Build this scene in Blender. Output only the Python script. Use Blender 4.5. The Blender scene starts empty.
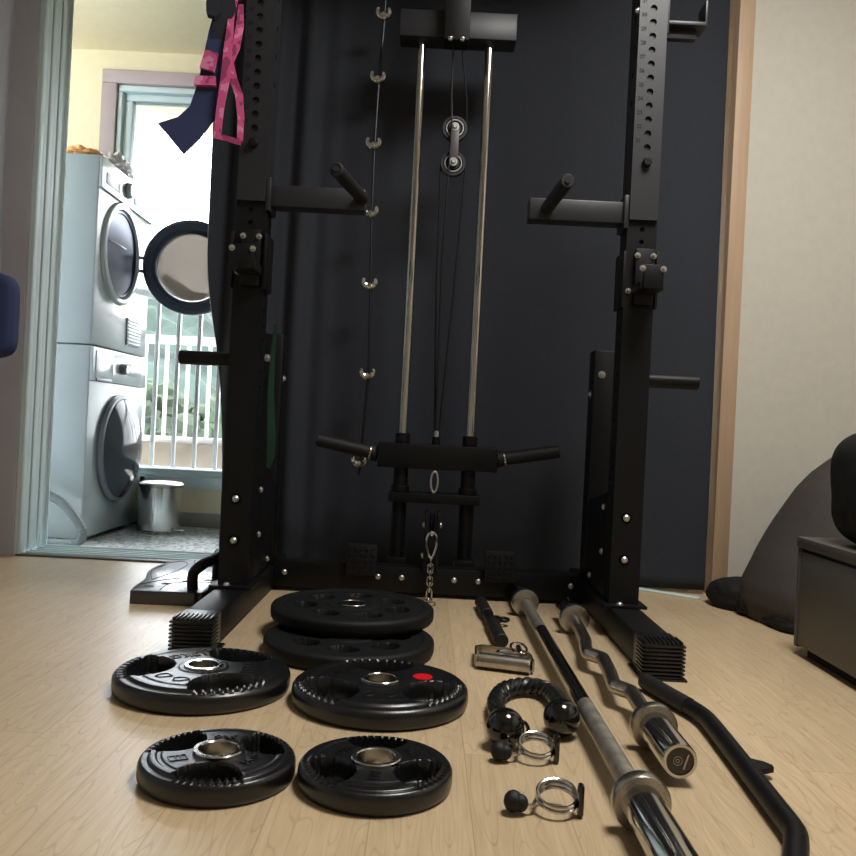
import bpy, bmesh, math, random
from math import sin, cos, pi, radians, atan2, hypot
from mathutils import Vector, Matrix, noise
random.seed(4)
scene = bpy.context.scene
COL = scene.collection

# ------------------------------------------------------------------ camera
CAM_H = 0.48
cd = bpy.data.cameras.new('camera'); cam = bpy.data.objects.new('camera', cd); COL.objects.link(cam)
cd.sensor_width = 36; cd.lens = 850 / 856 * 36; cd.clip_start = 0.02; cd.clip_end = 2000
cam.matrix_world = Matrix.Translation((0, 0, CAM_H)) @ Matrix.Rotation(radians(90), 4, 'X') @ Matrix.Rotation(math.atan(.05), 4, 'Z')
scene.camera = cam

# ------------------------------------------------------------------ helpers
OFF = {}
def smooth01(a, b, x):
    t = min(1, max(0, (x - a) / (b - a))); return t * t * (3 - 2 * t)

class MB:
    def __init__(s): s.bm = bmesh.new()
    def _add(s, b2, M=None):
        if M is not None: b2.transform(M)
        me = bpy.data.meshes.new('tmp'); b2.to_mesh(me); b2.free(); s.bm.from_mesh(me); bpy.data.meshes.remove(me)
    def box(s, x0, x1, y0, y1, z0, z1, bev=0.0, M=None, seg=2):
        b = bmesh.new(); bmesh.ops.create_cube(b, size=1)
        b.transform(Matrix.Translation(((x0+x1)/2, (y0+y1)/2, (z0+z1)/2)) @ Matrix.Diagonal((x1-x0, y1-y0, z1-z0, 1)))
        if bev: bmesh.ops.bevel(b, geom=b.edges[:], offset=bev, segments=seg, affect='EDGES', profile=.5)
        s._add(b, M); return s
    def tube(s, pts, r, seg=14, closed=False, cap=True, up=None):
        pts = [Vector(p) for p in pts]; n = len(pts)
        rr = r if isinstance(r, (list, tuple)) else [r] * n
        T = []
        for i in range(n):
            if closed: t = pts[(i+1) % n] - pts[i-1]
            else: t = pts[min(i+1, n-1)] - pts[max(i-1, 0)]
            T.append(t.normalized())
        a = Vector((0, 0, 1)) if abs(T[0].z) < .9 else Vector((1, 0, 0))
        N = (a - T[0] * a.dot(T[0])).normalized(); rings = []
        for i in range(n):
            N = (N - T[i] * N.dot(T[i])).normalized(); B = T[i].cross(N)
            rings.append([s.bm.verts.new(pts[i] + (N * cos(2*pi*k/seg) + B * sin(2*pi*k/seg)) * rr[i]) for k in range(seg)])
        for i in range(n if closed else n-1):
            A, C = rings[i], rings[(i+1) % n]
            for k in range(seg): s.bm.faces.new((A[k], A[(k+1) % seg], C[(k+1) % seg], C[k]))
        if cap and not closed:
            s.bm.faces.new(rings[0][::-1]); s.bm.faces.new(rings[-1])
        return s
    def cyl(s, p0, p1, r, seg=24, ch=0.0):
        p0, p1 = Vector(p0), Vector(p1); d = (p1-p0).normalized()
        if ch: return s.tube([p0, p0 + d*ch, p1 - d*ch, p1], [r-ch, r, r, r-ch], seg)
        return s.tube([p0, p1], r, seg)
    def lathe(s, prof, origin=(0,0,0), axis=(0,0,1), seg=48, closed=False):
        q = Vector(axis).to_track_quat('Z', 'Y'); o = Vector(origin); rings = []
        for r, h in prof:
            if r < 1e-6: rings.append([s.bm.verts.new(o + q @ Vector((0, 0, h)))])
            else: rings.append([s.bm.verts.new(o + q @ Vector((r*cos(2*pi*k/seg), r*sin(2*pi*k/seg), h))) for k in range(seg)])
        prs = list(zip(rings[:-1], rings[1:]))
        if closed: prs.append((rings[-1], rings[0]))
        for A, B in prs:
            for k in range(seg):
                k2 = (k+1) % seg
                if len(A) == 1 and len(B) == 1: continue
                if len(A) == 1: s.bm.faces.new((A[0], B[k2], B[k]))
                elif len(B) == 1: s.bm.faces.new((A[k], A[k2], B[0]))
                else: s.bm.faces.new((A[k], A[k2], B[k2], B[k]))
        return s
    def ell(s, c, r, seg=24, M=None):
        b = bmesh.new(); bmesh.ops.create_uvsphere(b, u_segments=seg, v_segments=seg//2, radius=1)
        b.transform(Matrix.Translation(c) @ (M or Matrix()) @ Matrix.Diagonal((r[0], r[1], r[2], 1)))
        s._add(b); return s
    def prism(s, poly, axis, a0, a1, bev=0.0):
        """poly of 2-D points in the plane across `axis` (x: (y,z)  y: (x,z)  z: (x,y)), extruded a0..a1"""
        f = {'x': lambda p, a: (a, p[0], p[1]), 'y': lambda p, a: (p[0], a, p[1]), 'z': lambda p, a: (p[0], p[1], a)}[axis]
        b = bmesh.new()
        A = [b.verts.new(f(p, a0)) for p in poly]; B = [b.verts.new(f(p, a1)) for p in poly]; n = len(poly)
        b.faces.new(A[::-1]); b.faces.new(B)
        for k in range(n): b.faces.new((A[k], A[(k+1) % n], B[(k+1) % n], B[k]))
        bmesh.ops.recalc_face_normals(b, faces=b.faces)
        if bev: bmesh.ops.bevel(b, geom=b.edges[:], offset=bev, segments=2, affect='EDGES', profile=.5)
        s._add(b); return s
    def ribbon(s, pts, widths, th, wdir=(1, 0, 0)):
        """flat strap: centre line, widths, thickness; wdir = direction (or one per point) of its width"""
        pts = [Vector(p) for p in pts]; n = len(pts); rows = []
        for i in range(n):
            t = (pts[min(i+1, n-1)] - pts[max(i-1, 0)]).normalized()
            w = Vector(wdir[i] if isinstance(wdir, list) else wdir); w = (w - t*w.dot(t)).normalized(); nn = t.cross(w)
            W = widths[i] if isinstance(widths, (list, tuple)) else widths
            rows.append([s.bm.verts.new(pts[i] + w*a*W/2 + nn*b*th/2) for a, b in ((-1,-1),(1,-1),(1,1),(-1,1))])
        for A, B in zip(rows[:-1], rows[1:]):
            for k in range(4): s.bm.faces.new((A[k], A[(k+1) % 4], B[(k+1) % 4], B[k]))
        s.bm.faces.new(rows[0][::-1]); s.bm.faces.new(rows[-1]); return s
    def grid(s, f, nu, nv, closed_u=False):
        R = [[s.bm.verts.new(f(i/(nu if closed_u else nu-1), j/(nv-1))) for i in range(nu)] for j in range(nv)]
        for j in range(nv-1):
            for i in range(nu if closed_u else nu-1):
                i2 = (i+1) % nu
                s.bm.faces.new((R[j][i], R[j][i2], R[j+1][i2], R[j+1][i]))
        return R
    def build(s, name, mat, parent=None, angle=35, recalc=True):
        if recalc: bmesh.ops.recalc_face_normals(s.bm, faces=s.bm.faces)
        o = Vector(OFF.get(parent.name, (0, 0, 0))) if parent else Vector((0, 0, 0))
        if o.length: s.bm.transform(Matrix.Translation(-o))
        me = bpy.data.meshes.new(name); s.bm.to_mesh(me); s.bm.free()
        for p in me.polygons: p.use_smooth = True
        try: me.set_sharp_from_angle(angle=radians(angle))
        except Exception: pass
        me.materials.append(mat)
        ob = bpy.data.objects.new(name, me); COL.objects.link(ob)
        if parent: ob.parent = parent; OFF[ob.name] = tuple(o)
        return ob

def thing(name, label, cat, loc=(0,0,0), group=None):
    o = bpy.data.objects.new(name, None); COL.objects.link(o); o.location = loc; o.empty_display_size = .05
    OFF[o.name] = tuple(loc); o['label'] = label; o['category'] = cat
    if group: o['group'] = group
    return o
def tag(o, label, cat, group=None):
    o['label'] = label; o['category'] = cat
    if group: o['group'] = group
    return o
def struct(o): o['kind'] = 'structure'; return o
KIDS = {}
def copy_tree(o, parent=None):
    c = o.copy(); COL.objects.link(c); c.parent = parent
    for ch in list(o.children): copy_tree(ch, c)
    return c
def text_part(s, size, ext, mat, parent, M, name='lettering'):
    cu = bpy.data.curves.new('t', 'FONT'); cu.body = s; cu.size = size; cu.extrude = ext; cu.align_x = 'CENTER'; cu.align_y = 'CENTER'; cu.offset = size*.012; cu.resolution_u = 3
    ob = bpy.data.objects.new('t', cu); COL.objects.link(ob); bpy.context.view_layer.update()
    me = bpy.data.meshes.new_from_object(ob.evaluated_get(bpy.context.evaluated_depsgraph_get()))
    bpy.data.objects.remove(ob); bpy.data.curves.remove(cu)
    me.transform(M); me.materials.clear(); me.materials.append(mat); me.name = name
    o = bpy.data.objects.new(name, me); COL.objects.link(o)
    if parent:
        off = Vector(OFF.get(parent.name, (0,0,0))); me.transform(Matrix.Translation(-off)); o.parent = parent; OFF[o.name] = tuple(off)
    return o

# ------------------------------------------------------------------ materials
def srgb(r, g, b):
    f = lambda c: (c/255)/12.92 if c/255 <= .04045 else (((c/255)+.055)/1.055)**2.4
    return (f(r), f(g), f(b), 1)
def mat(name, col, rough=.5, metal=0.0, bump=0.0, bscale=60, var=0.0, spec=.5, coat=0.0, trans=0.0, ior=1.45, sheen=0.0, stretch=(1,1,1), vscale=None):
    m = bpy.data.materials.new(name); m.use_nodes = True; nt = m.node_tree; N, L = nt.nodes, nt.links
    p = N['Principled BSDF']; p.inputs['Base Color'].default_value = col; p.inputs['Roughness'].default_value = rough
    p.inputs['Metallic'].default_value = metal; p.inputs['Specular IOR Level'].default_value = spec
    p.inputs['Coat Weight'].default_value = coat; p.inputs['Coat Roughness'].default_value = .1
    p.inputs['Transmission Weight'].default_value = trans; p.inputs['IOR'].default_value = ior
    p.inputs['Sheen Weight'].default_value = sheen
    tc = N.new('ShaderNodeTexCoord'); mp = N.new('ShaderNodeMapping'); L.new(tc.outputs['Object'], mp.inputs[0]); mp.inputs['Scale'].default_value = stretch
    nz = N.new('ShaderNodeTexNoise'); nz.inputs['Scale'].default_value = bscale; nz.inputs['Detail'].default_value = 4; L.new(mp.outputs[0], nz.inputs['Vector'])
    if bump:
        b = N.new('ShaderNodeBump'); b.inputs['Strength'].default_value = bump; b.inputs['Distance'].default_value = .003
        L.new(nz.outputs['Fac'], b.inputs['Height']); L.new(b.outputs[0], p.inputs['Normal'])
    n2 = N.new('ShaderNodeTexNoise'); n2.inputs['Scale'].default_value = vscale or bscale*.15; n2.inputs['Detail'].default_value = 5; L.new(mp.outputs[0], n2.inputs['Vector'])
    v = max(var, .02)
    cr = N.new('ShaderNodeValToRGB'); cr.color_ramp.elements[0].position = .3; cr.color_ramp.elements[1].position = .7
    cr.color_ramp.elements[0].color = tuple(c*(1-v) for c in col[:3]) + (1,); cr.color_ramp.elements[1].color = tuple(min(1, c*(1+v)) for c in col[:3]) + (1,)
    L.new(n2.outputs['Fac'], cr.inputs[0]); L.new(cr.outputs[0], p.inputs['Base Color'])
    return m

def floor_mat():
    m = bpy.data.materials.new('wood vinyl'); m.use_nodes = True; nt = m.node_tree; N, L = nt.nodes, nt.links; p = N['Principled BSDF']
    tc = N.new('ShaderNodeTexCoord')
    mp = N.new('ShaderNodeMapping'); mp.inputs['Rotation'].default_value = (0, 0, radians(90)); mp.inputs['Location'].default_value = (.31, .047, 0); L.new(tc.outputs['Object'], mp.inputs[0])
    br = N.new('ShaderNodeTexBrick'); br.offset = .37; br.inputs['Scale'].default_value = 1; br.inputs['Brick Width'].default_value = .95; br.inputs['Row Height'].default_value = .125
    br.inputs['Mortar Size'].default_value = .0009; br.inputs['Mortar Smooth'].default_value = .3
    br.inputs['Color1'].default_value = (0, 0, 0, 1); br.inputs['Color2'].default_value = (1, 1, 1, 1); br.inputs['Mortar'].default_value = (.5, .5, .5, 1)
    L.new(mp.outputs[0], br.inputs['Vector'])
    # per-plank shift of the grain
    add = N.new('ShaderNodeVectorMath'); add.operation = 'MULTIPLY_ADD'; add.inputs[1].default_value = (3.7, 9.1, 2.3)
    L.new(br.outputs['Color'], add.inputs[0]); L.new(tc.outputs['Object'], add.inputs[2])
    m2 = N.new('ShaderNodeMapping'); m2.inputs['Scale'].default_value = (17, 2.0, 1); L.new(add.outputs[0], m2.inputs[0])
    wv = N.new('ShaderNodeTexNoise'); wv.inputs['Scale'].default_value = 1.0; wv.inputs['Detail'].default_value = 1.2; L.new(m2.outputs[0], wv.inputs['Vector'])
    mul = N.new('ShaderNodeMath'); mul.operation = 'MULTIPLY'; mul.inputs[1].default_value = 22; L.new(wv.outputs['Fac'], mul.inputs[0])
    fr = N.new('ShaderNodeMath'); fr.operation = 'PINGPONG'; fr.inputs[1].default_value = .5; L.new(mul.outputs[0], fr.inputs[0])
    ring = N.new('ShaderNodeMapRange'); ring.inputs['From Min'].default_value = 0; ring.inputs['From Max'].default_value = .10; ring.inputs['To Min'].default_value = .0; ring.inputs['To Max'].default_value = 1; L.new(fr.outputs[0], ring.inputs['Value'])
    m3 = N.new('ShaderNodeMapping'); m3.inputs['Scale'].default_value = (160, 9, 1); L.new(add.outputs[0], m3.inputs[0])
    fine = N.new('ShaderNodeTexNoise'); fine.inputs['Scale'].default_value = 1; fine.inputs['Detail'].default_value = 3; L.new(m3.outputs[0], fine.inputs['Vector'])
    c1 = N.new('ShaderNodeMix'); c1.data_type = 'RGBA'; c1.inputs['A'].default_value = srgb(186, 162, 128); c1.inputs['B'].default_value = srgb(203, 180, 146); L.new(ring.outputs[0], c1.inputs['Factor'])
    c2 = N.new('ShaderNodeMix'); c2.data_type = 'RGBA'; c2.blend_type = 'MULTIPLY'; c2.inputs['Factor'].default_value = .35; L.new(c1.outputs['Result'], c2.inputs['A'])
    rp = N.new('ShaderNodeValToRGB'); rp.color_ramp.elements[0].color = (.62, .6, .58, 1); rp.color_ramp.elements[1].color = (1.15, 1.15, 1.15, 1); rp.color_ramp.elements[0].position = .3; rp.color_ramp.elements[1].position = .7
    L.new(fine.outputs['Fac'], rp.inputs[0]); L.new(rp.outputs[0], c2.inputs['B'])
    pl = N.new('ShaderNodeMix'); pl.data_type = 'RGBA'; pl.blend_type = 'MULTIPLY'; pl.inputs['Factor'].default_value = .12; L.new(c2.outputs['Result'], pl.inputs['A']); L.new(br.outputs['Color'], pl.inputs['B'])
    mo = N.new('ShaderNodeMix'); mo.data_type = 'RGBA'; mo.inputs['B'].default_value = srgb(172, 146, 110); L.new(br.outputs['Fac'], mo.inputs['Factor']); L.new(pl.outputs['Result'], mo.inputs['A'])
    L.new(mo.outputs['Result'], p.inputs['Base Color']); p.inputs['Roughness'].default_value = .34; p.inputs['Specular IOR Level'].default_value = .5
    b = N.new('ShaderNodeBump'); b.inputs['Strength'].default_value = .12; b.inputs['Distance'].default_value = .001
    L.new(fine.outputs['Fac'], b.inputs['Height']); L.new(b.outputs[0], p.inputs['Normal'])
    return m

def speckle_mat(name, base, dark, light, scale, rough=.3):
    m = bpy.data.materials.new(name); m.use_nodes = True; nt = m.node_tree; N, L = nt.nodes, nt.links; p = N['Principled BSDF']
    tc = N.new('ShaderNodeTexCoord'); v = N.new('ShaderNodeTexVoronoi'); v.inputs['Scale'].default_value = scale; L.new(tc.outputs['Object'], v.inputs['Vector'])
    r = N.new('ShaderNodeValToRGB'); r.color_ramp.interpolation = 'CONSTANT'
    e = r.color_ramp.elements; e[0].color = dark; e[0].position = 0; e[1].color = base; e[1].position = .38; x = e.new(.68); x.color = light
    L.new(v.outputs['Color'], r.inputs[0]); L.new(r.outputs[0], p.inputs['Base Color']); p.inputs['Roughness'].default_value = rough
    return m

def pane_mat():
    m = bpy.data.materials.new('window glass'); m.use_nodes = True; nt = m.node_tree; N, L = nt.nodes, nt.links
    out = N['Material Output']; N.remove(N['Principled BSDF']); t = N.new('ShaderNodeBsdfTransparent'); g = N.new('ShaderNodeBsdfGlossy'); g.inputs['Roughness'].default_value = .01
    f = N.new('ShaderNodeFresnel'); f.inputs['IOR'].default_value = 1.25; mx = N.new('ShaderNodeMixShader')
    L.new(f.outputs[0], mx.inputs[0]); L.new(t.outputs[0], mx.inputs[1]); L.new(g.outputs[0], mx.inputs[2]); L.new(mx.outputs[0], out.inputs[0])
    return m
def camo_mat():
    m = bpy.data.materials.new('pink camouflage webbing'); m.use_nodes = True; nt = m.node_tree; N, L = nt.nodes, nt.links; p = N['Principled BSDF']
    tc = N.new('ShaderNodeTexCoord'); n = N.new('ShaderNodeTexNoise'); n.inputs['Scale'].default_value = 26; n.inputs['Detail'].default_value = 2; L.new(tc.outputs['Object'], n.inputs['Vector'])
    r = N.new('ShaderNodeValToRGB'); r.color_ramp.interpolation = 'CONSTANT'; e = r.color_ramp.elements
    e[0].color = srgb(140, 48, 92); e[0].position = 0; e[1].color = srgb(188, 74, 124); e[1].position = .42; x = e.new(.56); x.color = srgb(206, 120, 160)
    L.new(n.outputs['Fac'], r.inputs[0]); L.new(r.outputs[0], p.inputs['Base Color']); p.inputs['Roughness'].default_value = .8
    return m

M = dict(
 floor=floor_mat(),
 wall=mat('cream wallpaper', srgb(190, 186, 175), .75, bump=.15, bscale=220, var=.03),
 wallgrey=mat('grey wallpaper', srgb(205, 212, 224), .75, bump=.15, bscale=220, var=.03),
 casing=mat('grey brown door casing', srgb(170, 168, 176), .5, var=.04),
 tan=mat('tan wood film', srgb(176, 150, 124), .5, var=.06, bscale=30, stretch=(20, 20, 1)),
 ceil=mat('white ceiling', srgb(225, 222, 214), .9, var=.02),
 pvc=mat('white plastic frame', srgb(200, 216, 218), .6, var=.02),
 cream=mat('cream balcony paint', srgb(232, 222, 190), .8, bump=.1, bscale=150, var=.02),
 mauve=mat('mauve grey window frame', srgb(176, 162, 164), .5, var=.02),
 basebd=mat('grey skirting tile', srgb(140, 138, 134), .4, var=.05),
 terrazzo=speckle_mat('speckled balcony tile', srgb(206, 210, 208), srgb(142, 148, 148), srgb(236, 238, 236), 70),
 enamel=mat('white enamel', srgb(158, 169, 170), .28, var=.01, coat=.3),
 enamel2=mat('white gloss plastic', srgb(176, 188, 190), .2, var=.01, coat=.5),
 greyplas=mat('mid grey plastic', srgb(110, 116, 124), .35),
 navyplas=mat('dark blue grey plastic', srgb(52, 62, 84), .3, var=.04),
 drum=mat('drum steel', srgb(44, 56, 88), .35, metal=.2),
 darkglass=mat('dark door glass', srgb(70, 76, 82), .08, spec=.4),
 bowl_reflection=mat('door bowl reflection tone', srgb(190, 176, 162), .08, trans=.22, ior=1.1),  # cream base colour stands in for the room reflected in clear glass
 steel=mat('polished steel', srgb(205, 205, 203), .16, metal=1, var=.05),
 chrome=mat('chrome', srgb(196, 194, 188), .12, metal=1, var=.06),
 satin=mat('worn chrome', srgb(176, 172, 164), .27, metal=1, var=.12, bump=.15, bscale=300),
 knurl=mat('knurled worn steel', srgb(150, 146, 138), .5, metal=.85, bump=.6, bscale=420, var=.3, vscale=40),
 zinc=mat('zinc bolt', srgb(200, 200, 196), .35, metal=.9),
 black=mat('black powder coat', srgb(13, 13, 15), .45, bump=.12, bscale=500, var=.08, spec=.3),
 black2=mat('charcoal powder coat', srgb(34, 35, 39), .42, bump=.12, bscale=500, var=.06),
 hole=mat('dark hole', srgb(6, 6, 7), .8),
 rubber=mat('black rubber', srgb(16, 17, 19), .3, bump=.06, bscale=260, var=.1, spec=.7),
 rubber_dull=mat('dull black rubber', srgb(15, 16, 18), .6, bump=.2, bscale=260, var=.1, spec=.3),
 letter=mat('embossed rubber lettering', srgb(20, 20, 22), .4),
 grip=mat('black foam grip', srgb(14, 14, 15), .6, bump=.3, bscale=400),
 gloss=mat('glossy black plastic', srgb(10, 10, 11), .1, coat=.6),
 red=mat('red sticker', srgb(205, 18, 34), .4),
 white=mat('white print', srgb(200, 200, 200), .6),
 curtain=mat('midnight blackout cloth', srgb(48, 51, 58), .85, spec=.2, bump=.1, bscale=600, var=.06, sheen=.05),
 bounce_lining=mat('pale added bounce backing', srgb(214, 216, 214), .9), cable=mat('black coated cable', srgb(12, 12, 13), .4),
 pink=camo_mat(), pane=pane_mat(),
 strap=mat('black webbing', srgb(24, 25, 34), .8, bump=.4, bscale=500),
 blueweb=mat('dark blue neoprene', srgb(38, 46, 82), .8, bump=.2, bscale=300),
 green=mat('dark green rubber band', srgb(18, 60, 44), .6),
 bean=mat('dark taupe canvas', srgb(58, 53, 49), .85, bump=.35, bscale=320, var=.08),
 bagblack=mat('black nylon', srgb(24, 24, 25), .75, bump=.2, bscale=140, var=.1, spec=.3),
 cab=mat('olive grey laminate', srgb(78, 78, 74), .5, var=.03),
 hose=mat('grey hose', srgb(112, 122, 124), .5),
 orange=mat('orange cloth', srgb(244, 186, 124), .8, var=.12, bscale=60),
 clearbag=mat('milky plastic film', srgb(224, 222, 226), .3, var=.1, bscale=60),
 board=mat('black moulded plastic', srgb(40, 42, 48), .3, bump=.05, bscale=200, var=.05, coat=.6, spec=.8),
 groove=mat('groove', srgb(12, 12, 14), .7),
 rail=mat('white painted railing', srgb(214, 214, 214), .4),
 brick=mat('weathered parapet', srgb(120, 112, 100), .9, bump=.6, bscale=40, var=.25),
 hill=mat('forest hillside', srgb(36, 50, 42), .95, var=.6, vscale=.13, bscale=.6),
 leaf=mat('tree foliage', srgb(46, 56, 40), .9, var=.6, bscale=2, vscale=.9),
 pulley=mat('dark grey pulley strap', srgb(74, 74, 77), .45), pole=mat('dark stick', srgb(70, 64, 66), .5), pinkgrip=mat('pink grip', srgb(214, 168, 176), .5),
 chair=mat('navy upholstery', srgb(30, 44, 82), .75, bump=.2, bscale=300),
 sole=mat('brown sill strip', srgb(92, 84, 76), .5),
)

# ------------------------------------------------------------------ room shell
FX0, FX1, FY0, WY = -1.9, 1.75, -1.5, 2.76
struct(MB().box(FX0, FX1, FY0, WY, -.06, 0).build('floor', M['floor']))
struct(MB().box(FX0-.1, FX1+.1, FY0-.1, 2.95, 2.3, 2.4).build('ceiling', M['ceil']))
struct(MB().box(FX0-.1, FX0, FY0, WY, -.06, 2.3).build('wall_left', M['wallgrey']))
struct(MB().box(FX1, FX1+.1, FY0, 2.66, -.06, 2.3).build('wall_right', M['wall']))
struct(MB().box(FX0, FX1, FY0-.1, FY0, -.06, 2.3).build('wall_front', M['wall']))
struct(MB().box(FX0, -1.40, WY, 2.95, -.06, 2.3).build('wall_back', M['wallgrey']))
struct(MB().box(.955, FX1+.1, 2.66, 2.95, -.06, 2.3).build('wall_back_right', M['wall']))
struct(MB().box(-1.32, .905, 2.80, 2.95, 2.12, 2.3).build('wall_header', M['ceil']))
struct(MB().box(-1.405, -1.322, 2.745, 2.95, 0, 2.3, .003).build('trim_1', M['casing']))
struct(MB().box(.905, .9545, 2.645, 2.95, 0.0, 2.3, .003).build('trim_2', M['tan']))
b = MB().box(-1.3215, -1.316, 2.755, 2.95, 0, 2.3)                      # grooved jamb of the sliding door
for k in range(6):
    y = 2.755 + k*.0325; b.box(-1.317, -1.309 if k % 2 else -1.306, y+.002, y+.030, 0, 2.3, .0015)
b.box(-1.317, -1.300, 2.944, 2.95, 0, 2.3)
struct(b.build('door_1', M['pvc']))
b = MB().box(-1.306, .90, 2.785, 2.95, -.05, .002)
for y in (2.80, 2.835, 2.87, 2.905): b.box(-1.306, .90, y, y+.010, .002, .009, .001)
b.box(-1.306, .90, 2.935, 2.95, .002, .012, .001)
struct(b.build('trim_3', M['pvc']))
struct(MB().box(-1.322, .905, 2.755, 2.786, -.05, .006, .002).build('trim_4', M['sole']))

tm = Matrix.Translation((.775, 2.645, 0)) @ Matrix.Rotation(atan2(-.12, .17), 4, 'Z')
struct(MB().box(-.125, .095, -.013, .013, 0, .006, .002, tm).build('hem_light_strip', M['pvc']))  # pale strip painted in for daylight leaking under the curtain hem
# balcony (laundry) shell
BX0, BX1, BY = -2.35, 1.3, 4.08
struct(MB().box(BX0, BX1, 2.95, BY, -.10, -.05).build('floor_balcony', M['terrazzo']))
struct(MB().box(BX0-.1, BX0, 2.95, BY, -.1, 2.25).build('wall_balcony_left', M['cream']))
struct(MB().box(BX1, BX1+.1, 2.95, BY, -.1, 2.25).build('wall_balcony_right', M['basebd']))
struct(MB().box(BX0, BX1, 2.95, BY+.12, 2.215, 2.3).build('ceiling_balcony', M['cream']))
WX0, WX1, WZ0, WZ1 = -1.625, -.42, .135, 2.105
b = MB().box(BX0, WX0, BY, BY+.12, -.1, 2.25).box(WX1, BX1, BY, BY+.12, -.1, 2.25).box(WX0, WX1, BY, BY+.12, -.1, WZ0).box(WX0, WX1, BY, BY+.12, WZ1, 2.25)
struct(b.build('wall_balcony_back', M['cream']))
struct(MB().box(BX0, BX1, BY-.012, BY, -.05, .018, .002).build('baseboard_balcony', M['basebd']))
b = MB()
for (x0, x1, z0, z1) in ((WX0-.01, WX0+.062, WZ0, WZ1-.056), (WX1-.06, WX1+.01, WZ0, WZ1-.056), (WX0-.01, WX1+.01, WZ1-.055, WZ1+.01)): b.box(x0, x1, BY-.03, BY+.12, z0, z1, .004)
struct(b.build('trim_5', M['mauve']))
win = MB()
for (x0, x1, z0, z1, y0, y1) in ((WX0+.0625, WX0+.085, .223, 2.018, BY-.01, BY+.1), (WX0+.0855, WX0+.125, .223, 1.984, BY+.02, BY+.08), (WX0+.0625, WX1-.061, 2.019, 2.048, BY-.01, BY+.1), (WX0+.0855, WX1-.061, 1.985, 2.018, BY+.02, BY+.08),
                                 (WX0, WX1, WZ0, .19, BY-.025, BY+.12), (WX0+.062, WX1-.06, .19, .222, BY+.0, BY+.09), (-.53, -.482, .223, 1.984, BY+.02, BY+.08)): win.box(x0, x1, y0, y1, z0, z1, .004)
wo = struct(win.build('window_1', M['pvc']))
MB().box(WX0+.125, -.53, BY+.048, BY+.052, .223, 1.984).build('window_pane', M['pane'], wo)

# outside: slab overhead, guard bars, balustrade, parapet, hill
struct(MB().box(-3.2, 2.2, 4.22, 4.75, 2.06, 2.25).build('balcony_overhang', M['cream']))
g = thing('window_guard', 'white safety bars fixed close outside the laundry window, the taller row', 'railing', (-.3, 4.26, .20))
b = MB().box(-1.6, 1.0, 4.235, 4.285, 1.06, 1.10, .006).box(-1.6, 1.0, 4.24, 4.28, .20, .222, .004); b.build('rail', M['rail'], g)
for k in range(25):
    x = -1.587 + k*.1055; MB().box(x-.010, x+.010, 4.25, 4.27, .222, 1.06, .003).build('bar', M['rail'], g)
g = thing('balustrade', 'white balustrade with a flat top rail on the parapet beyond the safety bars', 'railing', (-.3, 4.62, .33))
b = MB().box(-3.0, 2.0, 4.59, 4.65, .865, .91, .006).box(-3.0, 2.0, 4.60, 4.64, .33, .365, .004); b.build('rail', M['rail'], g)
for k in range(42):
    x = -2.95 + k*.1165; MB().box(x-.009, x+.009, 4.61, 4.63, .365, .865, .003).build('bar', M['rail'], g)
struct(MB().box(-3.2, 2.2, 4.55, 4.70, -.4, .33).build('parapet', M['brick']))
struct(MB().box(-300, 300, 5, 400, -9.6, -9.5).build('ground', M['hill']))
def hillf(u, v):
    x = -90 + 130*u; y = 40 + 120*v
    h = 2 + 25*math.exp(-((x+62)/34)**2)*smooth01(0, .85, v) + 11*smooth01(.1, 1, v) + 4.5*noise.noise((x*.05, y*.05, 0)) + 2.0*noise.noise((x*.23, y*.23, 5)) + .9*noise.noise((x*.7, y*.7, 5))
    return (x, y, -9 + h*smooth01(0, .06, v))
b = MB(); b.grid(hillf, 180, 120); h = b.build('hillside', M['hill'], angle=180); struct(h)
bt = MB()
rnd = random.Random(9)
for k in range(190):
    x = rnd.uniform(-26, -3); y = rnd.uniform(20, 34)
    bmh = bmesh.new(); bmesh.ops.create_icosphere(bmh, subdivisions=3, radius=1)
    r = rnd.uniform(.4, .95)
    for v in bmh.verts: v.co *= r*(1 + .4*noise.noise(v.co*2.3 + Vector((k, 0, 0))) + .45*noise.noise(v.co*6 + Vector((k, 3, 0))))
    bt._add(bmh, Matrix.Translation((x, y, -7 + r + rnd.uniform(4.6, 7.0))))
o = bt.build('tree_canopy', M['leaf'], angle=25); o['kind'] = 'stuff'; o['label'] = 'bright green treetops seen low through the railing bars'; o['category'] = 'trees'

# ------------------------------------------------------------------ blackout curtain
def curt(u, v):
    z = .014 + 2.14*v
    xl = -.735 + .085*(1 - smooth01(.25, 1.05, z)); x = xl + (.893 - xl)*u
    left = 1 - smooth01(-.52, -.30, x)
    y = 2.745 + left*.028*sin(x*62 + .5*sin(z*2)) + (1-left)*(.006*sin(x*9 + .6*sin(z*1.3)) + .0012*sin(x*37+z)) + .006*noise.noise((x*3, z*1.2, 0))
    y -= .078*smooth01(.55, .9, x)*(1 - .45*smooth01(.2, 1.8, z))
    return (x, y, z)
b = MB(); b.grid(curt, 300, 60)
cu = b.build('blackout_curtain', M['bounce_lining'], angle=180)  # unseen pale back face, added to bounce daylight around the balcony
md = cu.modifiers.new('thick', 'SOLIDIFY'); md.thickness = .002; md.material_offset = 1; cu.data.materials.append(M['curtain'])
tag(cu, 'midnight dark blackout curtain hanging across the balcony doorway behind the rack', 'curtain')

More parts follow.
